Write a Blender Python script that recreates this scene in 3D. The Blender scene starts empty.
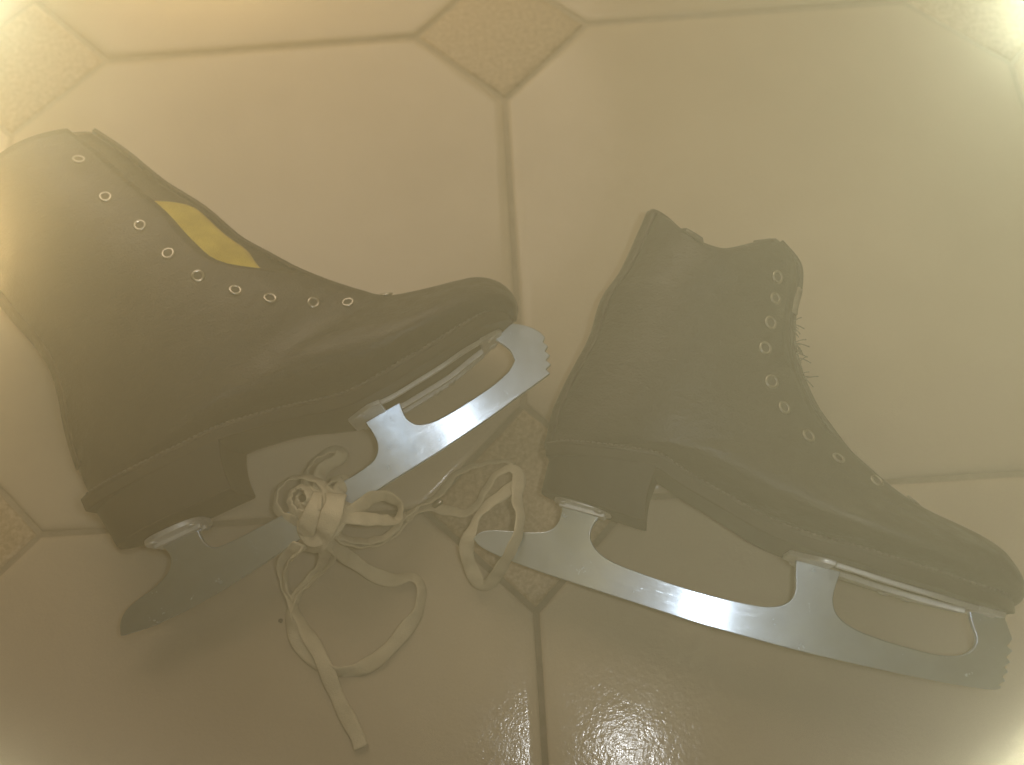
import bpy, bmesh, math, random
import numpy as np
from mathutils import Matrix, Vector, Euler

random.seed(7)
C = bpy.context.scene.collection
CM = 0.01

# ---------------------------------------------------------------- measurements
# camera: focal length in pixels of a 1024 px wide picture, euler, position, half diagonal of the small tiles
CAM = [930.025266, 0.379879, 0.04495, -0.052277, 0.006081, -0.1278, 0.496494, 0.057955]
RIGHT = {'blade': [[-3.568, -4.011], [-3.155, -4.325], [-2.014, -4.554], [0.165, -4.763], [2.275, -4.874], [4.344, -4.983], [6.372, -5.089], [8.362, -5.193],
           [10.295, -5.205], [12.193, -5.216], [14.049, -5.182], [15.865, -5.104], [17.651, -5.028], [19.401, -4.909], [20.904, -4.763],
           [21.703, -4.63], [21.938, -4.474], [21.83, -4.324], [22.059, -4.125], [21.904, -3.941], [22.127, -3.698], [21.931, -3.525],
           [22.148, -3.238], [21.951, -3.064], [22.163, -2.731], [21.924, -2.567], [22.088, -2.201], [21.907, -1.835], [21.616, -1.311],
           [20.106, -1.48], [20.321, -2.03], [20.612, -2.509], [20.6, -3.02], [20.15, -3.511], [19.222, -3.765], [18.117, -3.79], [16.537, -3.752],
           [15.136, -3.565], [14.422, -3.185], [14.145, -2.684], [14.088, -2.121], [14.232, -1.113], [12.146, -1.064], [12.235, -1.778],
           [12.432, -2.556], [12.179, -3.205], [11.403, -3.605], [10.23, -3.721], [8.786, -3.761], [7.058, -3.722], [5.279, -3.587], [3.722, -3.436],
           [2.893, -3.191], [2.314, -2.725], [2.134, -2.203], [2.26, -1.654], [2.557, -1.164], [0.432, -1.064], [0.532, -1.669], [0.471, -2.259],
           [0.111, -2.714], [-0.573, -2.939], [-1.588, -3.143], [-2.623, -3.299], [-3.358, -3.59]],
 'cant': [-1.5, 0.02],
 'eyelets': [[2.1, 0.15], [2.9, 0.13], [3.7, 0.14], [4.5, 0.17], [5.5, 0.17], [6.4, 0.16], [7.6, 0.13], [9.0, 0.11], [10.3, 0.07], [11.3, 0.0]],
 'heel_bottom': [[-0.775, -0.937], [4.797, -1.274]],
 'heel_plate': [[0.043, -1.0], [2.998, -1.053]],
 'heel_top': [[-0.79, 0.776], [4.815, 1.333]],
 'matrix': [[0.0168, 0.00291, 0.032], [0.94261, -0.32576, 0.07324], [0.31386, 0.93932, 0.13843], [-0.11389, -0.1075, 0.98766]],
 'near': [0.045, 0.045, 0.06, 0.05, 0.055, 0.05, 0.04, 0.045, 0.0, 0.0, 0.0, 0.0, 0.0, 0.0, 0.0, 0.0, 0.0, 0.0, 0.0],
 'rows': [[8.382, 15.275, 1.12, 15.641, 3.0, 1.0, 0.8], [9.517, 14.227, 0.856, 13.897, 3.1, 1.0, 0.8], [9.854, 12.979, 0.464, 11.792, 3.1, 1.0, 0.8],
          [9.834, 11.45, -0.161, 10.018, 3.0, 1.0, 0.8], [10.088, 9.834, -0.278, 7.794, 2.9, 1.0, 0.8], [10.791, 8.238, -0.807, 5.518, 2.9, 1.0, 0.8],
          [11.753, 6.791, -1.152, 3.649, 2.9, 1.0, 0.75], [12.717, 5.798, -1.138, 2.327, 2.9, 1.05, 0.7],
          [13.646, 4.923, -0.949, 1.388, 2.8, 1.1, 0.65], [14.51, 4.357, 0.648, 1.661, 2.8, 1.15, 0.6], [15.461, 3.772, 3.255, 1.803, 2.8, 1.2, 0.6],
          [16.533, 3.228, 6.158, 1.502, 3.0, 1.3, 0.6], [17.759, 2.784, 9.069, 0.771, 3.3, 1.4, 0.6], [19.083, 2.475, 12.353, 0.131, 3.6, 1.5, 0.6],
          [20.301, 2.149, 15.489, -0.3, 3.6, 1.5, 0.6], [21.25, 1.715, 18.286, -0.635, 3.2, 1.4, 0.6], [21.824, 1.05, 20.454, -0.824, 2.5, 1.2, 0.6],
          [22.096, 0.316, 21.646, -0.883, 1.6, 1.0, 0.6], [22.108, -0.433, 22.012, -0.692, 0.4, 1.0, 0.6]],
 'seam': [],
 'sole': [[-0.79, 0.776], [0.285, 0.981], [1.839, 1.141], [3.373, 1.3], [4.706, 1.359], [6.047, 0.849], [8.045, 0.208], [10.312, -0.538],
          [12.293, -0.828], [14.2, -0.926], [16.08, -1.068], [17.916, -1.162], [19.272, -1.231], [20.378, -1.22], [21.165, -1.198], [21.724, -1.142],
          [22.018, -1.063]],
 'sole_plate': [[11.628, -0.85], [12.547, -0.911], [14.209, -0.973], [16.087, -1.114], [17.924, -1.207], [19.72, -1.254], [21.472, -1.209]],
 'sole_w': [1.6, 2.3, 2.6, 2.6, 2.5, 2.4, 2.5, 3.0, 3.4, 3.75, 3.8, 3.6, 3.2, 2.6, 1.9, 1.1, 0.3],
 'top': [[0.0, 0.0], [-0.263, -0.955], [-0.379, -1.877], [-0.386, -2.565], [-0.194, -2.613], [-0.034, -2.225], [0.06, -1.562], [0.029, -0.681],
         [0.0, -0.0]]}
LEFT = {'blade': [[-2.707, -5.438], [-1.332, -5.814], [0.825, -6.025], [3.099, -6.062], [5.47, -5.967], [6.873, -5.865], [8.486, -5.825], [9.998, -5.775],
           [11.45, -5.743], [13.17, -5.683], [15.183, -5.667], [17.078, -5.569], [18.99, -5.471], [20.975, -5.28], [22.635, -5.134], [22.98, -5.087],
           [22.908, -4.793], [23.282, -4.698], [23.163, -4.376], [23.491, -4.254], [23.372, -3.931], [23.654, -3.781], [23.535, -3.458],
           [23.771, -3.28], [23.645, -2.761], [23.181, -2.171], [22.631, -1.721], [21.388, -2.006], [21.554, -2.356], [21.803, -2.881],
           [21.725, -3.529], [21.111, -3.921], [19.79, -4.142], [18.514, -4.196], [16.892, -4.226], [16.094, -4.122], [15.45, -3.863],
           [15.158, -3.32], [15.191, -2.846], [15.296, -2.352], [13.225, -2.357], [13.287, -3.192], [13.203, -3.754], [12.798, -4.245],
           [12.23, -4.393], [11.229, -4.463], [9.896, -4.391], [7.09, -4.329], [5.264, -4.244], [3.699, -4.131], [3.24, -3.914], [3.058, -3.509],
           [3.083, -2.933], [3.221, -2.363], [1.059, -2.423], [1.305, -2.924], [1.262, -3.428], [0.822, -3.924], [-0.136, -4.221], [-1.189, -4.281],
           [-1.958, -4.452], [-2.449, -4.847]],
 'cant': [-1.5, 0.1],
 'eyelets': [[1.1, 0.23], [2.2, 0.28], [3.2, 0.29], [4.2, 0.3], [5.3, 0.3], [6.3, 0.25], [7.2, 0.2], [8.4, 0.13], [9.6, 0.08], [10.6, 0.0]],
 'heel_bottom': [[-0.737, -1.636], [6.054, -2.341]],
 'heel_plate': [[0.625, -2.225], [3.798, -2.541]],
 'heel_top': [[-0.885, 0.536], [6.743, -0.003]],
 'matrix': [[-0.21111, -0.0017, 0.0345], [0.88384, 0.46559, 0.04536], [-0.46662, 0.87057, 0.15612], [0.03319, -0.15915, 0.9867]],
 'near': [0.125, 0.125, 0.13, 0.155, 0.175, 0.185, 0.07, 0.0, 0.0, 0.0, 0.0, 0.0, 0.0, 0.0, 0.0, 0.0, 0.0, 0.0, 0.0, 0.0],
 'rows': [[8.364, 20.479, -0.571, 18.821, 3.0, 1.0, 0.8], [9.371, 18.277, -0.768, 16.612, 3.1, 1.0, 0.8],
          [10.342, 15.549, -0.681, 14.538, 3.1, 1.0, 0.8], [11.597, 12.96, -0.362, 12.617, 3.0, 1.0, 0.8],
          [12.422, 10.45, 0.046, 10.925, 3.0, 1.0, 0.8], [13.375, 8.708, 0.265, 9.105, 2.9, 1.0, 0.8], [14.28, 7.14, 0.024, 7.332, 2.9, 1.0, 0.8],
          [15.241, 5.814, -0.441, 5.596, 2.9, 1.0, 0.75], [15.982, 4.894, -0.764, 3.683, 2.9, 1.05, 0.7],
          [16.636, 4.163, -0.793, 1.565, 2.8, 1.1, 0.65], [17.177, 3.567, 0.475, 0.978, 2.8, 1.15, 0.6], [17.894, 3.066, 3.4, 1.037, 2.8, 1.2, 0.6],
          [18.817, 2.706, 6.771, 0.85, 3.0, 1.3, 0.6], [19.985, 2.331, 10.136, -0.001, 3.3, 1.4, 0.6], [21.232, 1.977, 13.055, -0.95, 3.6, 1.5, 0.6],
          [22.376, 1.551, 16.015, -1.218, 3.6, 1.5, 0.6], [23.192, 0.787, 18.404, -1.251, 3.2, 1.4, 0.6],
          [23.52, -0.149, 20.576, -1.268, 2.4, 1.2, 0.6], [23.403, -1.075, 22.241, -1.426, 1.5, 1.0, 0.6],
          [23.034, -1.578, 22.808, -1.639, 0.4, 1.0, 0.6]],
 'seam': [],
 'sole': [[-0.885, 0.536], [0.114, 0.472], [1.901, 0.357], [4.152, 0.212], [6.767, 0.044], [8.158, -0.24], [10.122, -0.807], [11.829, -1.529],
          [13.367, -2.022], [15.096, -2.188], [16.637, -2.17], [18.335, -2.112], [19.744, -1.934], [20.968, -1.767], [21.871, -1.727],
          [22.477, -1.767], [22.72, -1.783]],
 'sole_plate': [[12.571, -2.041], [13.736, -2.12], [15.043, -2.282], [16.582, -2.264], [18.279, -2.206], [19.687, -2.029], [21.814, -1.823]],
 'sole_w': [1.6, 2.3, 2.6, 2.6, 2.5, 2.4, 2.5, 3.0, 3.4, 3.75, 3.8, 3.6, 3.2, 2.6, 1.9, 1.1, 0.3]}
LACES = [('loop', 0.85,
  [[-10.52, -1.96, 3.6, 20], [-10.08, -2.39, 2.6, 10], [-9.48, -2.77, 1.2, 0], [-8.5, -3.44, 0.5, 0], [-7.42, -3.79, 0.3, 15], [-6.4, -3.7, 0.35, 45],
   [-5.98, -4.25, 0.35, 60], [-6.1, -5.38, 0.35, 55], [-6.76, -6.3, 0.25, 20], [-7.92, -7.49, 0.2, 0], [-8.8, -8.04, 0.2, 10],
   [-9.61, -8.29, 0.25, 45], [-10.48, -8.25, 0.3, 55], [-11.38, -7.8, 0.25, 25], [-12.09, -7.2, 0.2, 5], [-12.63, -6.32, 0.25, 10],
   [-12.95, -5.5, 0.35, 50], [-12.84, -4.85, 0.45, 55], [-12.35, -4.07, 0.6, 55], [-11.32, -3.36, 1.0, 50], [-10.41, -2.83, 1.8, 50],
   [-10.29, -2.26, 2.8, 40]]),
 ('loose_end', 0.85,
  [[-11.79, -2.21, 3.0, 60], [-12.88, -2.54, 1.6, 60], [-13.24, -3.1, 0.8, 65], [-13.19, -3.79, 0.5, 65], [-12.82, -4.55, 0.55, 65],
   [-12.59, -5.26, 0.35, 60], [-12.04, -6.21, 0.3, 40], [-11.43, -7.16, 0.35, 10], [-10.9, -8.19, 0.5, -5], [-10.53, -9.17, 0.22, -5],
   [-9.96, -10.31, 0.2, -5], [-9.39, -11.29, 0.2, 0], [-9.13, -12.0, 0.2, 0]]),
 ('loop', 0.78,
  [[-10.56, -2.29, 3.0, 60], [-10.73, -2.64, 2.0, 60], [-11.17, -3.09, 1.2, 65], [-11.89, -3.71, 0.8, 65], [-12.5, -4.27, 0.6, 65],
   [-12.78, -4.65, 0.5, 65], [-13.01, -4.08, 0.9, 60], [-13.04, -3.36, 1.3, 60], [-12.56, -2.74, 2.0, 60], [-11.63, -2.38, 3.0, 50]]),
 ('loop', 0.8,
  [[-9.74, -1.33, 4.2, 30], [-9.19, -1.26, 4.2, 20], [-8.31, -1.27, 3.8, 10], [-7.39, -1.24, 3.2, 20], [-6.87, -1.08, 2.6, 40],
   [-6.66, -0.61, 2.6, 60], [-6.88, -0.17, 2.8, 60], [-7.46, 0.06, 3.1, 50], [-8.03, -0.09, 3.4, 50], [-8.57, -0.58, 3.8, 40],
   [-9.16, -1.03, 4.1, 30], [-9.69, -1.13, 4.2, 30]]),
 ('loop', 0.78,
  [[-10.11, -1.59, 4.1, 60], [-9.7, -1.92, 3.2, 55], [-8.93, -2.06, 2.4, 50], [-8.09, -1.95, 1.9, 45], [-7.4, -1.61, 1.6, 45], [-6.92, -1.1, 1.6, 50],
   [-6.52, -0.64, 1.8, 60]]),
 ('loop', 0.78,
  [[-10.03, -1.77, 4.0, 65], [-9.58, -2.14, 3.0, 60], [-8.8, -2.24, 2.0, 60], [-7.9, -2.03, 1.5, 60], [-7.13, -1.5, 1.3, 55], [-6.5, -0.82, 1.2, 60],
   [-5.96, -0.2, 1.2, 65]]),
 ('loop', 0.85,
  [[-10.83, -0.02, 3.8, 30], [-11.63, 0.83, 3.2, 40], [-11.76, 1.83, 2.4, 55], [-11.53, 2.58, 1.9, 60], [-11.01, 3.09, 1.6, 50],
   [-10.41, 3.28, 1.6, 40], [-10.0, 3.05, 1.7, 50], [-10.16, 2.55, 1.9, 50], [-10.68, 2.15, 2.2, 50], [-10.9, 1.44, 2.8, 50],
   [-10.69, 0.45, 3.6, 40]]),
 ('loop', 0.85,
  [[-10.86, -1.0, 3.68, 58], [-11.67, -1.05, 3.31, 58], [-12.56, -0.75, 2.95, 58], [-13.15, -0.19, 2.68, 58], [-13.28, 0.47, 2.6, 58],
   [-13.01, 1.03, 2.73, 58], [-12.41, 1.32, 3.02, 58], [-11.55, 1.25, 3.4, 58], [-10.69, 0.84, 3.74, 58], [-10.22, 0.23, 3.96, 58],
   [-10.25, -0.4, 3.98, 58]]),
 ('loop', 0.78,
  [[-10.83, -0.65, 4.09, 58], [-11.25, -0.86, 3.9, 58], [-11.73, -0.78, 3.74, 58], [-12.1, -0.44, 3.64, 58], [-12.25, 0.03, 3.6, 58],
   [-12.13, 0.43, 3.63, 58], [-11.82, 0.63, 3.72, 58], [-11.43, 0.56, 3.86, 58], [-11.12, 0.27, 4.05, 58], [-10.97, -0.13, 4.26, 58],
   [-11.08, -0.38, 4.12, 58], [-11.34, -0.49, 3.92, 58], [-11.62, -0.43, 3.76, 58], [-11.83, -0.23, 3.65, 58], [-11.91, -0.0, 3.6, 58],
   [-11.85, 0.18, 3.62, 58], [-11.7, 0.25, 3.7, 58]]),
 ('loop', 0.78,
  [[-9.6, -0.72, 4.2, 40], [-9.96, -0.02, 4.0, 50], [-10.33, 0.42, 3.8, 50], [-10.16, 0.95, 3.2, 50], [-9.73, 1.26, 2.8, 40], [-9.5, 0.99, 2.9, 40],
   [-9.69, 0.44, 3.4, 40], [-9.65, -0.2, 4.0, 40]]),
 ('strand', 0.6,
  [[-6.98, -1.1, 1.6, 50], [-6.44, -0.65, 1.6, 60], [-5.81, -0.17, 1.5, 65], [-5.11, 0.29, 1.0, 45], [-4.55, 0.98, 0.6, 35], [-4.05, 1.67, 0.45, 40],
   [-3.26, 2.08, 0.45, 45], [-2.2, 2.29, 0.45, 50], [-1.31, 2.33, 0.5, 60], [-0.71, 2.09, 0.6, 50]]),
 ('loop', 0.85,
  [[-6.69, -0.85, 1.4, 45], [-6.07, -0.36, 1.2, 45], [-5.39, -0.13, 1.0, 40], [-4.51, -0.28, 0.7, 35], [-3.55, -0.5, 0.7, 40],
   [-2.86, -0.24, 1.0, 50], [-2.26, 0.53, 1.5, 50], [-1.67, 1.18, 1.8, 55], [-0.96, 1.49, 1.9, 40], [-0.44, 1.1, 2.0, 35], [-0.52, 0.33, 2.4, 30],
   [-0.6, -0.54, 2.9, 45], [-0.48, -1.39, 3.3, 55], [-0.56, -2.2, 3.5, 55], [-0.92, -3.05, 3.3, 55], [-1.56, -3.8, 2.4, 50], [-2.22, -4.38, 1.3, 50],
   [-2.76, -4.4, 1.0, 40], [-3.18, -3.7, 1.3, 15], [-3.4, -2.76, 1.9, 10], [-3.14, -2.01, 2.2, 30], [-2.75, -1.19, 2.2, 55], [-2.16, -0.48, 2.0, 40],
   [-1.34, 0.06, 2.0, 20], [-0.63, 0.45, 2.0, 20]]),
 ('knot', 1.15,
  [[-9.69, -0.01, 4.3, 20], [-9.6, -0.64, 4.9, 10], [-9.74, -1.34, 5.1, 0], [-10.04, -1.9, 4.8, 0], [-10.47, -2.25, 4.0, 10], [-11.17, -2.2, 3.0, 40],
   [-12.01, -1.77, 2.2, 60], [-12.3, -1.07, 2.0, 70], [-11.85, -0.45, 2.4, 60]]),
 ('knot', 1.05,
  [[-9.38, 0.15, 2.4, 30], [-9.43, -0.58, 3.6, 20], [-9.6, -1.38, 4.4, 10], [-10.11, -1.99, 4.3, 5], [-10.83, -2.09, 3.8, 10], [-11.4, -1.6, 3.4, 20],
   [-11.52, -1.07, 3.6, 30], [-11.02, -0.68, 4.2, 30], [-10.32, -0.47, 4.6, 20]]),
 ('knot', 1.05, [[-10.48, 0.76, 3.2, 20], [-10.4, -0.12, 4.3, 10], [-10.72, -0.85, 4.6, 0], [-11.08, -1.47, 4.3, 0], [-11.44, -1.86, 3.4, 20]])]
CRUMB = [-0.1347, -0.0552, 0.0]

TILE = 0.33
DIA = CAM[7]

# ---------------------------------------------------------------- helpers
def link(o, parent=None):
    C.objects.link(o)
    if parent is not None:
        o.parent = parent
    return o


def mesh_obj(name, verts, faces, mats, parent=None, smooth=True, fmat=None):
    me = bpy.data.meshes.new(name)
    me.from_pydata([tuple(float(c) for c in v) for v in verts], [], faces)
    for m in (mats if isinstance(mats, (list, tuple)) else [mats]):
        me.materials.append(m)
    if fmat:
        for p, k in zip(me.polygons, fmat):
            p.material_index = k
    bm = bmesh.new(); bm.from_mesh(me)
    bmesh.ops.remove_doubles(bm, verts=bm.verts, dist=2e-6)
    bmesh.ops.recalc_face_normals(bm, faces=bm.faces)
    bm.to_mesh(me); bm.free()
    for p in me.polygons:
        p.use_smooth = smooth
    return link(bpy.data.objects.new(name, me), parent)


def bevel(o, w, seg=2, ang=40):
    m = o.modifiers.new('bevel', 'BEVEL'); m.width = w; m.segments = seg
    m.limit_method = 'ANGLE'; m.angle_limit = math.radians(ang)
    m.harden_normals = True
    return o


def grid_faces(nr, nc, wrap=False):
    f = []
    for i in range(nr - 1):
        for j in range(nc if wrap else nc - 1):
            k = (j + 1) % nc
            f.append((i * nc + j, i * nc + k, (i + 1) * nc + k, (i + 1) * nc + j))
    return f


def resample(pts, n):
    A = np.asarray(pts, float)
    ts = np.linspace(0, len(A) - 1, 12 * len(A))
    Q = np.array([catmull(A, t) for t in ts])
    d = np.concatenate([[0], np.cumsum(np.linalg.norm(np.diff(Q[:, :3], axis=0), axis=1))])
    return np.stack([np.interp(np.linspace(0, d[-1], n), d, Q[:, c]) for c in range(Q.shape[1])], 1)


def catmull(A, t):
    """Catmull-Rom through the rows of A at parameter t (0 .. len-1)."""
    A = np.asarray(A, float)
    n = len(A)
    i = int(min(max(math.floor(t), 0), n - 2))
    u = t - i
    p0, p1, p2, p3 = A[max(i - 1, 0)], A[i], A[i + 1], A[min(i + 2, n - 1)]
    return 0.5 * (2 * p1 + (p2 - p0) * u + (2 * p0 - 5 * p1 + 4 * p2 - p3) * u * u
                  + (3 * p1 - p0 - 3 * p2 + p3) * u ** 3)


def boot_point(D, t, s, side, off=0.0):
    """Point on the boot leather in skate coordinates (cm): t runs from cuff to toe, s from front/top to back/sole."""
    r = catmull(D['rows'], t)
    F, B, hw, k, p = r[0:2], r[2:4], r[4], r[5], r[6]
    s = min(max(s, 0.0), 1.0)
    q = F + (B - F) * s
    fall = max(0.0, 1 - t / 3.5) ** 2
    if fall > 0 and 'top' in D:
        q = q + fall * catmull(D['top'], s * (len(D['top']) - 1))
    w = max(math.sin(math.pi * s ** k), 0.0) ** p
    v = np.array([q[0], q[1], side * max(hw, 0.02) * w])
    if off:
        c = np.array([*(F + (B - F) * 0.5), 0.0])
        d = v - c
        v = v + d / max(np.linalg.norm(d), 1e-6) * off
    return v


# ---------------------------------------------------------------- materials
def mat(name):
    m = bpy.data.materials.new(name); m.use_nodes = True
    nt = m.node_tree
    return m, nt, nt.nodes['Principled BSDF']


def N(nt, kind, **kw):
    n = nt.nodes.new(kind)
    for k, v in kw.items():
        if k in n.inputs.keys():
            n.inputs[k].default_value = v
        else:
            setattr(n, k, v)
    return n


def coords(nt, scale=(1, 1, 1), rot=(0, 0, 0)):
    tc = N(nt, 'ShaderNodeTexCoord'); mp = N(nt, 'ShaderNodeMapping')
    mp.inputs['Scale'].default_value = scale; mp.inputs['Rotation'].default_value = rot
    nt.links.new(tc.outputs['Object'], mp.inputs['Vector'])
    return mp.outputs['Vector']


def noise(nt, vec, scale, detail=3, rough=.6):
    n = N(nt, 'ShaderNodeTexNoise'); n.inputs['Scale'].default_value = scale
    n.inputs['Detail'].default_value = detail; n.inputs['Roughness'].default_value = rough
    nt.links.new(vec, n.inputs['Vector'])
    return n.outputs['Fac']


def ramp(nt, fac, stops):
    r = N(nt, 'ShaderNodeValToRGB')
    e = r.color_ramp.elements
    while len(e) < len(stops):
        e.new(.5)
    for k, (p, c) in enumerate(stops):
        e[k].position = p; e[k].color = (*c, 1) if len(c) == 3 else c
    nt.links.new(fac, r.inputs['Fac'])
    return r.outputs['Color']


def bump(nt, b, height, strength, dist=.001, prev=None):
    n = N(nt, 'ShaderNodeBump'); n.inputs['Strength'].default_value = strength
    n.inputs['Distance'].default_value = dist
    nt.links.new(height, n.inputs['Height'])
    if prev is not None:
        nt.links.new(prev, n.inputs['Normal'])
    nt.links.new(n.outputs['Normal'], b.inputs['Normal'])
    return n.outputs['Normal']


def g(v):
    return (v, v, v)


def make_leather():
    m, nt, b = mat('black_leather')
    v = coords(nt)
    nt.links.new(ramp(nt, noise(nt, v, 40, 4), [(.35, (.010, .0085, .007)), (.7, (.022, .018, .014))]), b.inputs['Base Color'])
    nt.links.new(ramp(nt, noise(nt, v, 55, 4), [(.3, g(.32)), (.75, g(.56))]), b.inputs['Roughness'])
    vo = N(nt, 'ShaderNodeTexVoronoi'); vo.inputs['Scale'].default_value = 900
    nt.links.new(v, vo.inputs['Vector'])
    p = bump(nt, b, vo.outputs['Distance'], .22, .0006)
    p = p = bump(nt, b, noise(nt, v, 26, 3), .28, .006, p)
    bump(nt, b, noise(nt, coords(nt, (1, 2.2, 1), (0, 0, .7)), 90, 3, .7), .22, .003, p)
    b.inputs['Specular IOR Level'].default_value = .38
    return m


def make_sole_mat():
    m, nt, b = mat('black_sole')
    v = coords(nt)
    nt.links.new(ramp(nt, noise(nt, v, 70, 4), [(.3, (.011, .009, .007)), (.75, (.024, .020, .016))]), b.inputs['Base Color'])
    b.inputs['Roughness'].default_value = .55; b.inputs['Specular IOR Level'].default_value = .22
    bump(nt, b, noise(nt, v, 160, 4), .2, .001)
    return m


def make_steel(name, base, rough, aniso):
    m, nt, b = mat(name)
    v = coords(nt)
    smear = noise(nt, v, 30, 5, .65)
    col = ramp(nt, smear, [(.3, tuple(c * .84 for c in base)), (.65, base)])
    fine = noise(nt, coords(nt, (10, 420, 200)), 6, 3)
    scratch = ramp(nt, noise(nt, coords(nt, (30, 900, 60), (0, 0, .5)), 1.6, 2), [(.62, g(0)), (.68, g(1))])
    if aniso:
        vt = N(nt, 'ShaderNodeVectorTransform'); vt.vector_type = 'VECTOR'; vt.convert_from = 'OBJECT'; vt.convert_to = 'WORLD'
        vt.inputs['Vector'].default_value = (0, 1, 0)
    b2 = N(nt, 'ShaderNodeBsdfPrincipled')
    for q, r in ((b, rough), (b2, rough * 1.95)):
        q.inputs['Metallic'].default_value = 1
        nt.links.new(col, q.inputs['Base Color'])
        nt.links.new(ramp(nt, noise(nt, v, 150, 5, .7), [(.3, g(r * .85)), (.62, g(r * 1.1)), (.72, g(r * 1.5))]), q.inputs['Roughness'])
        p = bump(nt, q, fine, .05, .0004)
        bump(nt, q, scratch, .06, .0003, p)
        if aniso:
            q.inputs['Anisotropic'].default_value = aniso if q is b else .8
            nt.links.new(vt.outputs['Vector'], q.inputs['Tangent'])
    mx = N(nt, 'ShaderNodeMixShader'); mx.inputs['Fac'].default_value = .5
    nt.links.new(b.outputs['BSDF'], mx.inputs[1]); nt.links.new(b2.outputs['BSDF'], mx.inputs[2])
    nt.links.new(mx.outputs['Shader'], nt.nodes['Material Output'].inputs['Surface'])
    return m


def make_cloth(name, lo, hi, weave):
    m, nt, b = mat(name)
    v = coords(nt)
    nt.links.new(ramp(nt, noise(nt, v, 60, 4), [(.3, lo), (.75, hi)]), b.inputs['Base Color'])
    b.inputs['Roughness'].default_value = .85
    b.inputs['Sheen Weight'].default_value = .15
    w = N(nt, 'ShaderNodeTexVoronoi'); w.inputs['Scale'].default_value = weave
    nt.links.new(v, w.inputs['Vector'])
    bump(nt, b, w.outputs['Distance'], .5, .0008)
    return m


def make_tile():
    m, nt, b = mat('beige_glazed_tile')
    b.inputs['Specular IOR Level'].default_value = .36
    v = coords(nt)
    big = noise(nt, v, 5, 4, .55)
    mx = N(nt, 'ShaderNodeMix'); mx.data_type = 'RGBA'; mx.blend_type = 'MULTIPLY'; mx.inputs[0].default_value = 1
    nt.links.new(ramp(nt, big, [(.3, TILE_LO), (.7, TILE_HI)]), mx.inputs[6])
    nt.links.new(ramp(nt, noise(nt, v, 900, 3, .8), [(.3, g(.92)), (.7, g(1))]), mx.inputs[7])
    nt.links.new(mx.outputs[2], b.inputs['Base Color'])
    nt.links.new(ramp(nt, noise(nt, v, 120, 3), [(.3, g(.10)), (.7, g(.18))]), b.inputs['Roughness'])
    p = bump(nt, b, noise(nt, v, 380, 2, .65), .42, .00032)
    bump(nt, b, noise(nt, v, 60, 2), .12, .0012, p)
    return m


def make_inset():
    m, nt, b = mat('speckled_tan_inset_tile')
    v = coords(nt)
    nt.links.new(ramp(nt, noise(nt, v, 320, 5, .75), [(.36, (.33, .235, .13)), (.5, (.43, .325, .19)), (.64, (.53, .42, .27))]), b.inputs['Base Color'])
    b.inputs['Roughness'].default_value = .5
    bump(nt, b, noise(nt, v, 380, 3), .35, .001)
    return m


def make_grout():
    m, nt, b = mat('grey_brown_grout')
    v = coords(nt)
    faded_grout = ramp(nt, noise(nt, v, 130, 4), [(.3, (.33, .275, .195)), (.75, (.42, .355, .26))])
    dark_grout = ramp(nt, noise(nt, v, 130, 4), [(.3, (.19, .155, .105)), (.75, (.27, .22, .155))])
    # veiling glare put into the grout colour: paler away from the lower middle
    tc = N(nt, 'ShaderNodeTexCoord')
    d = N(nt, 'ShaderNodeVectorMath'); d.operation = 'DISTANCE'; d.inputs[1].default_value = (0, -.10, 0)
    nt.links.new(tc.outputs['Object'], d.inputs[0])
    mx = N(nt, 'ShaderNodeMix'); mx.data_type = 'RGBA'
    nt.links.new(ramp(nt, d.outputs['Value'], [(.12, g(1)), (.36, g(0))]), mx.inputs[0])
    nt.links.new(faded_grout, mx.inputs[6]); nt.links.new(dark_grout, mx.inputs[7])
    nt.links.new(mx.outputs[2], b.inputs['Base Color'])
    b.inputs['Roughness'].default_value = .9
    bump(nt, b, noise(nt, v, 700, 2), .4, .001)
    return m


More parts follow.
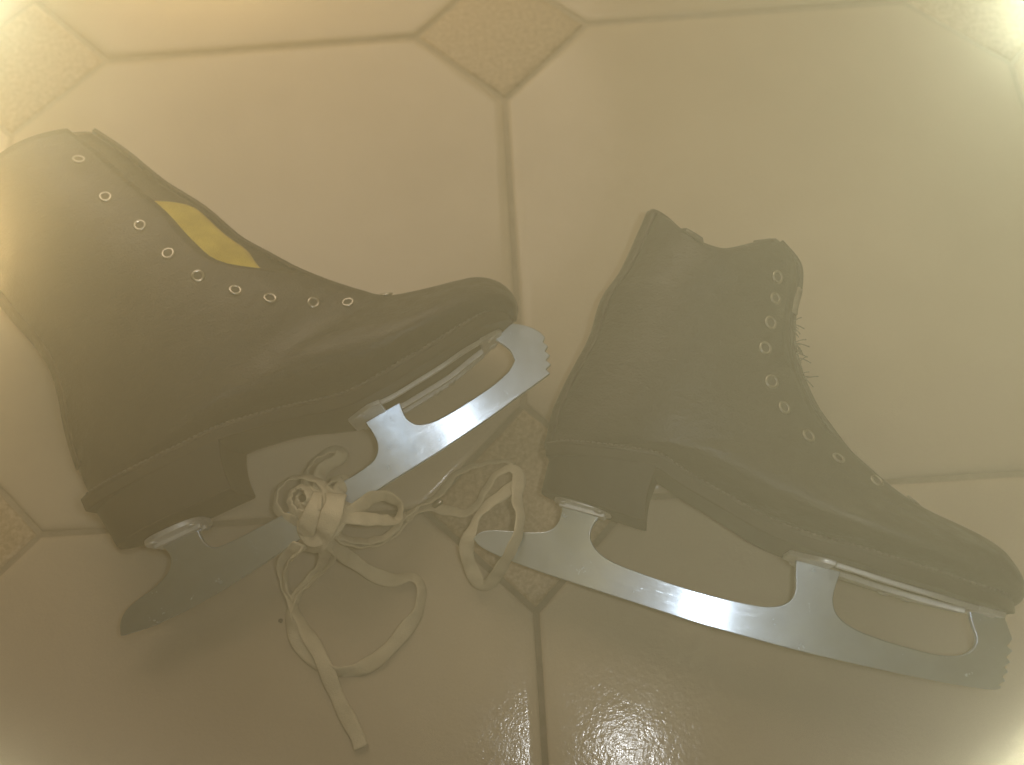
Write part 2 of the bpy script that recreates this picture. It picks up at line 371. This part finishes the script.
# ---------------------------------------------------------------- look
TILE_LO, TILE_HI = (.475, .395, .283), (.605, .515, .375)
LACE_LO, LACE_HI = (.58, .50, .34), (.76, .67, .48)
BLADE_COL, BLADE_ROUGH = (.70, .83, 1.0), .215
GLARE, GLARE_COL = 0.7, (1.0, .90, .52)
WORLD, WORLD_COL = .004, (1.0, .86, .60)
AGLET = ((-5.1, -.2, 1.4), (-4.6, .0, 1.6))
LAMPS = [
    dict(name='flash', kind='SPOT', loc=(0.0461, -0.1178, 0.4965), power=1.7, col=(0.95, 0.98, 1.0), size=0.006, aim=(0.0099, 0.0658, 0.0), kw=dict(spot_size=1.7, spot_blend=1.0)),
    dict(name='upper_veil_light', kind='SPOT', loc=(-0.0383, -0.0659, 0.44), power=1.38, col=(0.7199, 0.8799, 1.0), size=0.003, aim=(-0.55, 0.35, 0.0), kw=dict(spot_size=1.75, spot_blend=1.0)),  # added near the lens for the upper glare, no such source in the room
    dict(name='upper_veil_light', kind='SPOT', loc=(-0.0258, -0.0309, 0.41), power=2.458, col=(1.0, 0.72, 0.42), size=0.003, aim=(-0.0258, -0.0309, 2.0), kw=dict(spot_size=2.9, spot_blend=1.0)),
    dict(name='white_veil_light', kind='SPOT', loc=(0.053, -0.0694, 0.43), power=0.861, col=(0.7199, 0.88, 1.0), size=0.003, aim=(0.5, 0.3, 0.0), kw=dict(spot_size=1.75, spot_blend=1.0)),  # added beside the lens to make the upper right corner glow
    dict(name='white_veil_light', kind='SPOT', loc=(0.053, -0.0694, 0.43), power=0.904, col=(0.8231, 0.8969, 1.0), size=0.003, aim=(0.053, -0.0694, 2.0), kw=dict(spot_size=2.9, spot_blend=1.0)),
    dict(name='white_veil_light', kind='SPOT', loc=(0.0383, -0.1316, 0.43), power=7.125, col=(0.8532, 0.9019, 1.0), size=0.003, aim=(0.5, -0.5, 0.0), kw=dict(spot_size=1.75, spot_blend=1.0)),  # added beside the lens for the lower right glow
    dict(name='amber_veil_light', kind='SPOT', loc=(-0.0486, -0.0817, 0.42), power=0.295, col=(1.0, 0.7201, 0.4202), size=0.003, aim=(-0.7, 0.05, 0.0), kw=dict(spot_size=1.75, spot_blend=1.0)),  # added by the lens to veil the left edge, not a real fixture
    dict(name='amber_veil_light', kind='SPOT', loc=(-0.0486, -0.0817, 0.42), power=1.095, col=(1.0, 0.7453, 0.5137), size=0.003, aim=(-0.0486, -0.0817, 2.0), kw=dict(spot_size=2.9, spot_blend=1.0)),
    dict(name='white_veil_light', kind='SPOT', loc=(-0.0415, -0.1293, 0.42), power=3.714, col=(0.9598, 0.9554, 1.0), size=0.003, aim=(-0.5, -0.5, 0.0), kw=dict(spot_size=1.75, spot_blend=1.0)),  # added beside the lens for the lower left glow
    dict(name='room_lamp', kind='POINT', loc=(-0.25, 0.75, 0.58), power=21.55, col=(1.0, 0.813, 0.638), size=0.4),
    dict(name='room_lamp', kind='POINT', loc=(0.5, 0.5, 0.58), power=1.654, col=(1.0, 0.72, 0.42), size=0.4),
]


LEATHER = make_leather()
SOLE = make_sole_mat()
BLADE = make_steel('brushed_blade_steel', BLADE_COL, BLADE_ROUGH, .97)
PLATE = make_steel('plate_steel', (.78, .77, .74), .46, 0)
EYELET = make_steel('eyelet_metal', (.52, .48, .41), .17, 0)
YELLOW = make_cloth('yellow_felt_lining', (.44, .32, .014), (.66, .52, .05), 1500)
LINING_DARK = make_cloth('dark_felt_lining', (.02, .018, .014), (.035, .03, .024), 1500)
LACE = make_cloth('cream_cotton_lace', LACE_LO, LACE_HI, 1700)
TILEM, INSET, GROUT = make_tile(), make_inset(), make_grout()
m, nt, b = mat('dark_crumb'); b.inputs['Base Color'].default_value = (.03, .02, .015, 1); CRUMB_M = m
m, nt, b = mat('eyelet_hole'); b.inputs['Base Color'].default_value = (.03, .028, .025, 1); b.inputs['Roughness'].default_value = .9; HOLE = m

# ---------------------------------------------------------------- floor
def floor():
    V, F, M = [], [], []

    def plate(poly, mi):
        """One tile with softly rounded edges."""
        A = np.array(poly); c = A.mean(0); n = len(A)

        def inset(k):
            out = []
            for i in range(n):
                p, q, r = A[i - 1], A[i], A[(i + 1) % n]
                d1, d2 = (q - p) / np.linalg.norm(q - p), (r - q) / np.linalg.norm(r - q)
                n1, n2 = np.array([-d1[1], d1[0]]), np.array([-d2[1], d2[0]])
                bis = (n1 + n2); bis /= np.dot(bis, n1)
                out.append(q + bis * k)
            return out
        rings = [(.0014, -.0035), (.0018, -.0019), (.0028, -.0010), (.0048, -.0003), (.0085, 0)]
        base = len(V)
        for k, z in rings:
            V.extend([(*p, z) for p in inset(k)])
        for r in range(len(rings) - 1):
            for i in range(n):
                j = (i + 1) % n
                F.append((base + r * n + i, base + r * n + j, base + (r + 1) * n + j, base + (r + 1) * n + i)); M.append(mi)
        F.append(tuple(base + (len(rings) - 1) * n + i for i in range(n))); M.append(mi)

    K = 5
    d, T = DIA, TILE
    for i in range(-K, K):
        for j in range(-K, K):
            x, y = i * T, j * T
            plate([(x + d, y), (x + T - d, y), (x + T, y + d), (x + T, y + T - d), (x + T - d, y + T), (x + d, y + T), (x, y + T - d), (x, y + d)], 0)
            plate([(x, y - d), (x + d, y), (x, y + d), (x - d, y)], 1)
    R = K * T + .1
    base = len(V)
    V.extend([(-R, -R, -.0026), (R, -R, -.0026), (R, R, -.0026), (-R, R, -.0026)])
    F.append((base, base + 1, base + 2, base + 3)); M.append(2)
    me = bpy.data.meshes.new('floor'); me.from_pydata(V, [], F)
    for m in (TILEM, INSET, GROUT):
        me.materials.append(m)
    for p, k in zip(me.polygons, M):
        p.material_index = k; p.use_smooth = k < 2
    o = link(bpy.data.objects.new('floor', me)); o['kind'] = 'structure'
    return o


floor()

# ---------------------------------------------------------------- skate
def boot_shell(D, parent, lining):
    nr, nc = 84, 61
    tmax = len(D['rows']) - 1
    near = np.array(D['near'])[:, None]
    V = []
    for i in range(nr):
        t = tmax * (i / (nr - 1)) ** .95
        s0 = float(catmull(near, t)[0]); s0 = s0 if s0 > .012 else 0
        th0 = math.acos(1 - 2 * s0)
        for j in range(nc):
            th = th0 + (2 * math.pi - th0) * j / (nc - 1)
            V.append(boot_point(D, t, (1 - math.cos(th)) / 2, 1 if th < math.pi else -1) * CM)
    o = mesh_obj('boot', V, grid_faces(nr, nc), [LEATHER, lining], parent)
    # outward normals
    c = Vector(np.mean(V, 0))
    me = o.data
    p = max(me.polygons, key=lambda q: q.center.z)
    if p.normal.z < 0:
        me.flip_normals()
    m = o.modifiers.new('thickness', 'SOLIDIFY'); m.thickness = .0022; m.offset = -1
    m.material_offset = 1; m.material_offset_rim = 0
    return o


def shell_strip(name, D, t0, t1, fs0, fs1, off, material, parent, nt_=40, nj=12, both=False):
    """A panel that follows the boot: angle from fs0(t) to fs1(t), offset off centimetres from the leather."""
    V = []
    for i in range(nt_):
        t = t0 + (t1 - t0) * i / (nt_ - 1)
        a0, a1 = fs0(t), fs1(t)
        for j in range(nj):
            th = a0 + (a1 - a0) * j / (nj - 1)
            V.append(boot_point(D, t, (1 - math.cos(th)) / 2, 1 if th >= 0 else -1, off) * CM)
    o = mesh_obj(name, V, grid_faces(nt_, nj), material, parent)
    return o


def slab(name, centre, half, up, thick, material, parent, bev=.0012):
    """A sole-like slab: stations along centre (2D cm), half widths, thickness along up."""
    n = len(centre)
    A = np.asarray(centre, float)
    V = []
    for i in range(n):
        d = A[min(i + 1, n - 1)] - A[max(i - 1, 0)]
        d /= np.linalg.norm(d)
        nrm = np.array([-d[1], d[0]])
        a, b2 = A[i], A[i] + nrm * thick
        w = half[i]
        V += [(*a, -w), (*a, w), (*b2, w), (*b2, -w)]
    F = grid_faces(n, 4, True)
    F += [(0, 1, 2, 3), tuple((n - 1) * 4 + k for k in (3, 2, 1, 0))]
    o = mesh_obj(name, np.array(V) * CM, F, material, parent, smooth=True)
    return bevel(o, bev, 2, 50)


def heel(D, parent):
    (a, b2), (c, d) = np.array(D['heel_top']), np.array(D['heel_bottom'])
    a = a + np.array([0, .25]); b2 = b2 + np.array([0, .25])
    n = 10
    rings = []
    for k in range(n + 1):
        u = k / n
        p, q = a + (c - a) * u, b2 + (d - b2) * u
        curve = -.18 * math.sin(math.pi * u)
        w = 2.62 - .22 * u + .5 * curve
        ring = []
        m = 15
        for i in range(m):                                  # back half round
            ph = -math.pi / 2 + math.pi * i / (m - 1)
            r = .5 - .5 * math.cos(ph) * .92
            ring.append((*(p + (q - p) * (.5 - .5 * math.cos(ph)) ), w * math.sin(ph)))
        ring.append((*(q + (p - q) * .0 + np.array([curve, 0])), w * .97))
        ring.append((*(q + (p - q) * .04 + np.array([curve, 0])), 0))
        ring.append((*(q + np.array([curve, 0])), -w * .97))
        rings.append(ring)
    nc = len(rings[0])
    V = np.array([v for r in rings for v in r]) * CM
    F = grid_faces(n + 1, nc, True)
    F += [tuple(range(nc)), tuple(n * nc + k for k in range(nc - 1, -1, -1))]
    o = mesh_obj('heel', V, F, SOLE, parent)
    return bevel(o, .001, 2, 45)


def smooth_poly(P, keep=42):
    P = [np.array(p, float) for p in P]
    for it in range(2):
        out = []
        n = len(P)
        for i in range(n):
            p, q, r = P[i - 1], P[i], P[(i + 1) % n]
            a = np.degrees(abs(np.arctan2(np.cross(q - p, r - q), np.dot(q - p, r - q))))
            if a > keep or a < 2:
                out.append(q)
            else:
                out += [q + (p - q) * .25, q + (r - q) * .25]
        P = out
    return P


def blade(D, parent):
    P = smooth_poly(D['blade'])
    n = len(P)
    w = .19
    # the runner is leaned to catch the flash's hot spot: D['cant'] is its slope away from the mounts
    y0, k = D['cant']
    V = [(*p, w + (p[1] - y0) * k) for p in P] + [(*p, -w + (p[1] - y0) * k) for p in P]
    F = [tuple(range(n)), tuple(range(2 * n - 1, n - 1, -1))]
    F += [(i, (i + 1) % n, n + (i + 1) % n, n + i) for i in range(n)]
    o = mesh_obj('blade', np.array(V) * CM, F, BLADE, parent, smooth=True)
    bevel(o, .0004, 2, 30)
    return o


def rail(path, w, h, z):
    """A flat bar along a 2D path at half-depth z: returns verts and faces."""
    A = np.asarray(path, float); V = []
    for i in range(len(A)):
        d = A[min(i + 1, len(A) - 1)] - A[max(i - 1, 0)]; d /= np.linalg.norm(d); nn = np.array([-d[1], d[0]])
        z_ = z[i]
        V += [(*(A[i] - nn * h), z_ - w), (*(A[i] - nn * h), z_ + w), (*A[i], z_ + w), (*A[i], z_ - w)]
    n = len(A)
    return V, grid_faces(n, 4, True) + [(0, 1, 2, 3), tuple((n - 1) * 4 + k for k in (3, 2, 1, 0))]


def join(parts):
    V, F = [], []
    for v, f in parts:
        b0 = len(V); V += list(v); F += [tuple(b0 + k for k in q) for q in f]
    return V, F


def sole_plate(D, parent):
    A = resample(D['sole_plate'], 30)
    n = len(A)
    L = np.concatenate([[0], np.cumsum(np.linalg.norm(np.diff(A, axis=0), axis=1))]); L /= L[-1]
    wz = [2.25 * min(1, (.55 + 3.2 * u)) * (1 - .62 * max(0, (u - .62) / .38) ** 1.6) for u in L]
    parts = []
    k1, k2 = int(n * .20), int(n * .86)
    def pad(i0, i1):
        P = A[i0:i1 + 1]
        V = []
        for i in range(i0, i1 + 1):
            d = A[min(i + 1, n - 1)] - A[max(i - 1, 0)]; d /= np.linalg.norm(d); nn = np.array([-d[1], d[0]])
            V += [(*(A[i] - nn * .2), -wz[i]), (*(A[i] - nn * .2), wz[i]), (*(A[i] + nn * .05), wz[i]), (*(A[i] + nn * .05), -wz[i])]
        m = i1 - i0 + 1
        return V, grid_faces(m, 4, True) + [(0, 1, 2, 3), tuple((m - 1) * 4 + k for k in (3, 2, 1, 0))]
    parts.append(pad(0, k1)); parts.append(pad(k2, n - 1))
    seg = slice(k1, k2 + 1)
    parts.append(rail(A[seg], .12, .24, [w - .12 for w in wz[seg]]))
    parts.append(rail(A[seg], .12, .24, [-w + .12 for w in wz[seg]]))
    parts.append(rail(A[seg], .16, .30, [-.55 - .25 * math.sin(math.pi * i / (k2 - k1)) for i in range(k2 - k1 + 1)]))
    V, F = join(parts)
    o = mesh_obj('sole_plate', np.array(V) * CM, F, PLATE, parent)
    bevel(o, .0005, 2, 40)
    # screws in the pads
    for i, zz in ((int(n * .09), 1.55), (int(n * .09), -1.55), (int(n * .93), .75), (int(n * .93), -.75), (int(n * .5), -1.9), (int(n*.62), -1.75)):
        screw(A[i], A[min(i + 1, n - 1)] - A[i - 1], zz, o, .2 if i < n * .4 or i > n * .8 else .24)
    return o


def screw(p, d, z, parent, depth, r=.27):
    d = np.array(d) / np.linalg.norm(d); nn = np.array([-d[1], d[0]])
    V, F = [], []
    m = 14
    for (rr, hh) in ((r, 0), (r, .05), (r * .6, .11), (r*.18, .05)):
        for k in range(m):
            a = 2 * math.pi * k / m
            V.append((*(p - nn * (depth + hh) + d * rr * math.cos(a)), z + rr * math.sin(a)))
    F = grid_faces(4, m, True) + [tuple(3 * m + k for k in range(m))]
    return mesh_obj('screw', np.array(V) * CM, F, PLATE, parent)


def heel_plate(D, parent):
    a, b2 = np.array(D['heel_plate'])
    L = np.linalg.norm(b2 - a); d = (b2 - a) / L; nn = np.array([-d[1], d[0]])
    V = []; m = 32
    for h in (-.16, .12):
        for k in range(m):
            t = 2 * math.pi * k / m
            x = math.copysign(abs(math.cos(t)) ** .7, math.cos(t)); z = math.copysign(abs(math.sin(t)) ** .7, math.sin(t))
            V.append((*(a + d * L * (.5 + .5 * x) + nn * h), 1.75 * z))
    F = grid_faces(2, m, True) + [tuple(range(m - 1, -1, -1)), tuple(m + k for k in range(m))]
    # raised flange each side of the stanchion
    for z in (-.42, .42):
        v, f = rail([a + d * L * .1, a + d * L * .5, a + d * L * .9], .2, .36, [z] * 3)
        b0 = len(V); V += v; F += [tuple(b0 + k for k in q) for q in f]
    o = mesh_obj('heel_plate', np.array(V) * CM, F, PLATE, parent)
    bevel(o, .0005, 2, 40)
    for u in (.18, .82):
        for z in (-1.2, 1.2):
            screw(a + d * L * u, d, z, o, .16, .22)
    return o


def eyelet(D, t, s, parent):
    p = boot_point(D, t, s, 1, .05)
    e = 1e-2
    du = boot_point(D, t + e, s, 1) - boot_point(D, t - e, s, 1)
    dv = boot_point(D, t, s + e, 1) - boot_point(D, t, max(s - e, 0), 1)
    nrm = np.cross(du, dv); nrm /= np.linalg.norm(nrm)
    if nrm[2] < 0:
        nrm = -nrm
    u = du / np.linalg.norm(du); v = np.cross(nrm, u)
    V = []; m, k = 22, 8
    R, r = .285 * random.uniform(.9, 1.08), .075
    nrm = nrm + u * random.uniform(-.22, .22) + v * random.uniform(-.22, .22); nrm /= np.linalg.norm(nrm)
    u = np.cross(v, nrm); u /= np.linalg.norm(u); v = np.cross(nrm, u)
    for i in range(m):
        a = 2 * math.pi * i / m
        rad = u * math.cos(a) + v * math.sin(a)
        for j in range(k):
            b2 = 2 * math.pi * j / k
            V.append(p + rad * (R + r * math.cos(b2)) + nrm * (r * .75 * math.sin(b2) + .02))
    F = []
    for i in range(m):
        for j in range(k):
            F.append((i * k + j, i * k + (j + 1) % k, ((i + 1) % m) * k + (j + 1) % k, ((i + 1) % m) * k + j))
    o = mesh_obj('eyelet', np.array(V) * CM, F, EYELET, parent)
    W = [p + nrm * .03 + .23 * (u * math.cos(2 * math.pi * i / 14) + v * math.sin(2 * math.pi * i / 14)) for i in range(14)]
    mesh_obj('eyelet_hole', np.array(W) * CM, [tuple(range(14))], HOLE, o)
    return o


def welt(D, parent):
    """Stitched rim where the upper meets the sole, on both long sides."""
    S = np.asarray(D['sole'], float)
    parts, st = [], []
    top = []
    n = len(S)
    for i in range(n):
        d = S[min(i + 1, n - 1)] - S[max(i - 1, 0)]; d /= np.linalg.norm(d)
        top.append(S[i] + np.array([-d[1], d[0]]) * SOLE_T)
    top = np.array(top)
    path = np.concatenate([np.c_[top, np.array(D['sole_w']) - .10]], 0)
    path = resample(path, 90)
    for side in (1, -1):
        V = []; k = 6
        for i in range(len(path)):
            x, y, w = path[i]
            for j in range(k):
                a = 2 * math.pi * j / k
                V.append((x, y + .14 * math.sin(a), side * (w + .14 * math.cos(a))))
        w_ = mesh_obj('welt', np.array(V) * CM, grid_faces(len(path), k, True), LEATHER, parent)
        st = []
        for i in range(2, len(path) - 6):
            x, y, w = path[i]; x2, y2, w2 = path[i + 1]
            V = []
            for u, (px, py, pw) in ((.2, (x, y, w)), (.8, (x, y, w))):
                q = np.array([x + (x2 - x) * u, y + (y2 - y) * u, w + (w2 - w) * u])
                for dy, dz in ((.06, .14), (.16, .10), (.16, .03), (.06, .06)):
                    V.append((q[0], q[1] + dy, side * (q[2] + dz)))
            st.append((V, [(0, 1, 5, 4), (1, 2, 6, 5), (2, 3, 7, 6), (3, 0, 4, 7), (0, 1, 2, 3), (4, 5, 6, 7)]))
        V, F = join(st)
        mesh_obj('stitching', np.array(V) * CM, F, THREAD, w_)


SOLE_T = .62


def skate(D, label, right):
    o, X, Y, Z = [Vector(v) for v in D['matrix']]
    r = bpy.data.objects.new('ice_skate', None)
    r.empty_display_size = .05
    link(r)
    M = Matrix.Identity(4)
    for k, a in enumerate((X, Y, Z)):
        M.col[k][:3] = a
    M.translation = o
    r.matrix_world = M
    r['label'] = label; r['category'] = 'ice skate'; r['group'] = 'pair of black ice skates'
    boot_shell(D, r, LINING_DARK)
    near = np.array(D['near'])[:, None]
    ang = lambda t: math.acos(1 - 2 * max(float(catmull(near, t)[0]), 0))
    # tongue behind the facing
    if right:
        tg = shell_strip('tongue', D, .12, 8.6, lambda t: -.75, lambda t: ang(t) + .35, -.30, LEATHER, r)
    else:
        tg = shell_strip('tongue', D, .05, 6.8, lambda t: -.6, lambda t: ang(t) + .4, -.34, LEATHER, r)
        edge = lambda t: ang(t) * (.42 + .58 * max(0, (t - 4.3) / 1.5) ** 2 + .5 * max(0, (3.1 - t) / .5) ** 2)
        ln = shell_strip('tongue_lining', D, 2.6, 5.8, lambda t: min(edge(t), ang(t) + .2), lambda t: ang(t) + .35, -.18, YELLOW, r)
        md = ln.modifiers.new('thickness', 'SOLIDIFY'); md.thickness = .0012; md.offset = -1
    md = tg.modifiers.new('thickness', 'SOLIDIFY'); md.thickness = .003; md.offset = -1
    # the strip up the back
    b_ = shell_strip('backstay', D, .15, 8.2, lambda t: math.pi - .55 + .03 * t, lambda t: math.pi + .55 - .03 * t, .07, LEATHER, r)
    md = b_.modifiers.new('thickness', 'SOLIDIFY'); md.thickness = .0012; md.offset = 0
    for t, s in D['eyelets']:
        eyelet(D, t, s, r)
    S = resample(np.c_[np.array(D['sole']), np.array(D['sole_w'])], 60)
    slab('sole', S[:, :2], S[:, 2], None, SOLE_T, SOLE, r)
    welt(D, r)
    heel(D, r)
    bl = blade(D, r)
    sole_plate(D, r)
    heel_plate(D, r)
    if right:
        # frayed threads along the tongue edge
        V, F = [], []
        for q in range(26):
            t = random.uniform(3.3, 5.4)
            p = boot_point(D, t, 0.01, 1)
            a = random.uniform(-1.2, 1.0); L = random.uniform(.25, .75)
            d = np.array([math.cos(a), math.sin(a), random.uniform(-.3, .8)])
            pts = [p + d * L * u + np.array([0, -.25 * u * u * L, 0]) for u in (0, .35, .7, 1)]
            b0 = len(V)
            for z in pts:
                for j in range(3):
                    c = 2 * math.pi * j / 3
                    V.append(z + .03 * np.array([math.cos(c), math.sin(c), .5 * math.sin(c)]))
            F += [tuple(b0 + k for k in f_) for f_ in grid_faces(4, 3, True)]
        mesh_obj('frayed_thread', np.array(V) * CM, F, FRAY, tg)
        # pale piece of lining that peeks out beside the second eyelet
        V = []
        for i in range(6):
            t = 2.2 + .9 * i / 5
            for s_, off in ((.0, .04), (.035, .12)):
                V.append(boot_point(D, t, s_, 1, off))
        o2 = mesh_obj('lining_edge', np.array(V) * CM, grid_faces(6, 2), FELT, r)
        md = o2.modifiers.new('thickness', 'SOLIDIFY'); md.thickness = .0008
    return r


FELT = make_cloth('pale_felt', (.24, .20, .13), (.34, .29, .2), 1200)
THREAD = make_cloth('dark_waxed_thread', (.05, .045, .04), (.09, .08, .07), 1200)
FRAY = make_cloth('grey_thread', (.10, .09, .07), (.2, .18, .14), 900)
skate(LEFT, 'black ice skate with yellow lining showing, cream laces knotted round its blade', False)
skate(RIGHT, 'black ice skate without yellow lining, toe pointing at right edge, long bright blade', True)

# ---------------------------------------------------------------- laces
def ribbon(pts, width, thick=.13):
    A = resample(pts, max(24, len(pts) * 8))
    n = len(A)
    V = []; m = 10
    rnd = random.random() * 10
    for i in range(n):
        p = A[i, :3]; roll = math.radians(A[i, 3])
        t = A[min(i + 1, n - 1), :3] - A[max(i - 1, 0), :3]; t /= max(np.linalg.norm(t), 1e-9)
        up = np.array([0, 0, 1.0]); side = np.cross(t, up); side /= max(np.linalg.norm(side), 1e-9); nrm = np.cross(side, t)
        w = side * math.cos(roll) + nrm * math.sin(roll)
        q = np.cross(t, w)
        ww = width * (.93 + .07 * math.sin(rnd + i * .35))
        for j in range(m):
            a = 2 * math.pi * j / m
            ca, sa = math.cos(a), math.sin(a)
            V.append(p + w * (ww / 2) * math.copysign(abs(ca) ** .8, ca) + q * (thick / 2) * math.copysign(abs(sa) ** .6, sa)
                     + q * .03 * math.sin(3 * i * .21 + rnd))
    # keep it on the floor
    for k in range(len(V)):
        if V[k][2] < .03:
            V[k][2] = .03 + .02 * (V[k][2] < 0)
    F = grid_faces(n, m, True) + [tuple(range(m)), tuple((n - 1) * m + k for k in range(m - 1, -1, -1))]
    return V, F


lace = bpy.data.objects.new('shoelace', None); link(lace)
lace['label'] = 'cream cotton shoelaces knotted in a bunch round a blade, loops trailing on tiles'
lace['category'] = 'shoelace'
base = Vector(LACES[0][2][0][:3]) * CM; base.z = 0
lace.location = base
for nme, w, pts in LACES:
    V, F = ribbon(pts, w)
    V = np.array(V) * CM - np.array(base)
    mesh_obj(nme, V, F, LACE, lace)
# shiny lace tip
A = np.array(AGLET[:2]); d = (A[1] - A[0]); d /= np.linalg.norm(d)
u = np.cross(d, (0, 0, 1)); u /= np.linalg.norm(u); v = np.cross(u, d)
V = []; m = 10
for p, r in ((A[0], .13), (A[0] + d * .05, .16), (A[1] - d * .05, .14), (A[1], .08)):
    for j in range(m):
        a = 2 * math.pi * j / m
        V.append(p + r * (u * math.cos(a) + v * math.sin(a)))
mesh_obj('aglet', np.array(V) * CM - np.array(base), grid_faces(4, m, True) + [tuple(range(m)), tuple(3 * m + k for k in range(m))], EYELET, lace)

# ---------------------------------------------------------------- crumb
bm = bmesh.new(); bmesh.ops.create_icosphere(bm, subdivisions=2, radius=.0011)
for v_ in bm.verts:
    v_.co *= random.uniform(.75, 1.2); v_.co.z *= .7
me = bpy.data.meshes.new('crumb'); bm.to_mesh(me); bm.free(); me.materials.append(CRUMB_M)
cr = link(bpy.data.objects.new('crumb', me)); cr.location = (CRUMB[0], CRUMB[1], .0006)
cr['label'] = 'tiny dark crumb on the tile left of the trailing lace'; cr['category'] = 'crumb'

# ---------------------------------------------------------------- camera
cam = bpy.data.cameras.new('camera'); co = link(bpy.data.objects.new('camera', cam))
cam.sensor_width = 36; cam.lens = CAM[0] * 36 / 1024; cam.clip_start = .01; cam.clip_end = 50
co.rotation_euler = CAM[1:4]; co.location = CAM[4:7]
bpy.context.scene.camera = co
cam.dof.use_dof = True; cam.dof.focus_distance = .462; cam.dof.aperture_fstop = 4.6

# ---------------------------------------------------------------- haze, light
m = bpy.data.materials.new('warm_glare'); m.use_nodes = True
nt = m.node_tree
nt.nodes.remove(nt.nodes['Principled BSDF'])
pv = nt.nodes.new('ShaderNodeVolumePrincipled')
pv.inputs['Color'].default_value = (*GLARE_COL, 1); pv.inputs['Density'].default_value = GLARE
pv.inputs['Anisotropy'].default_value = 0
nt.links.new(pv.outputs['Volume'], nt.nodes['Material Output'].inputs['Volume'])
bm = bmesh.new(); bmesh.ops.create_cube(bm, size=1)
me = bpy.data.meshes.new('glare_volume'); bm.to_mesh(me); bm.free(); me.materials.append(m)
hz = link(bpy.data.objects.new('glare_volume', me)); hz['kind'] = 'stuff'  # foggy volume added to imitate the glare of a smeared lens
ztop = CAM[6] + .12
hz.scale = (4.4, 4.4, ztop + 1); hz.location = (0, 0, (ztop - 1) / 2)

w = bpy.data.worlds.new('World'); bpy.context.scene.world = w; w.use_nodes = True
w.node_tree.nodes['Background'].inputs['Color'].default_value = (*WORLD_COL, 1)
w.node_tree.nodes['Background'].inputs['Strength'].default_value = WORLD

R3 = Euler(CAM[1:4]).to_matrix()
def lamp(name, kind, loc, power, col, size, **kw):
    l = bpy.data.lights.new(name, kind); l.energy = power; l.color = col
    if kind == 'AREA':
        l.size = size
    else:
        l.shadow_soft_size = size
    for k, v_ in kw.items():
        setattr(l, k, v_)
    o = link(bpy.data.objects.new(name, l)); o.location = loc
    return o


def aim(o, target):
    o.rotation_euler = (Vector(target) - o.location).to_track_quat('-Z', 'Y').to_euler()


for a in LAMPS:
    o = lamp(a['name'], a['kind'], a['loc'], a['power'], a['col'], a['size'], **a.get('kw', {}))
    if 'aim' in a:
        aim(o, a['aim'])

sc = bpy.context.scene
sc.view_settings.view_transform = 'Standard'; sc.view_settings.look = 'None'
sc.view_settings.exposure = 0; sc.view_settings.gamma = 1
sc.render.engine = 'CYCLES'
sc.cycles.use_denoising = True
sc.cycles.max_bounces = 8
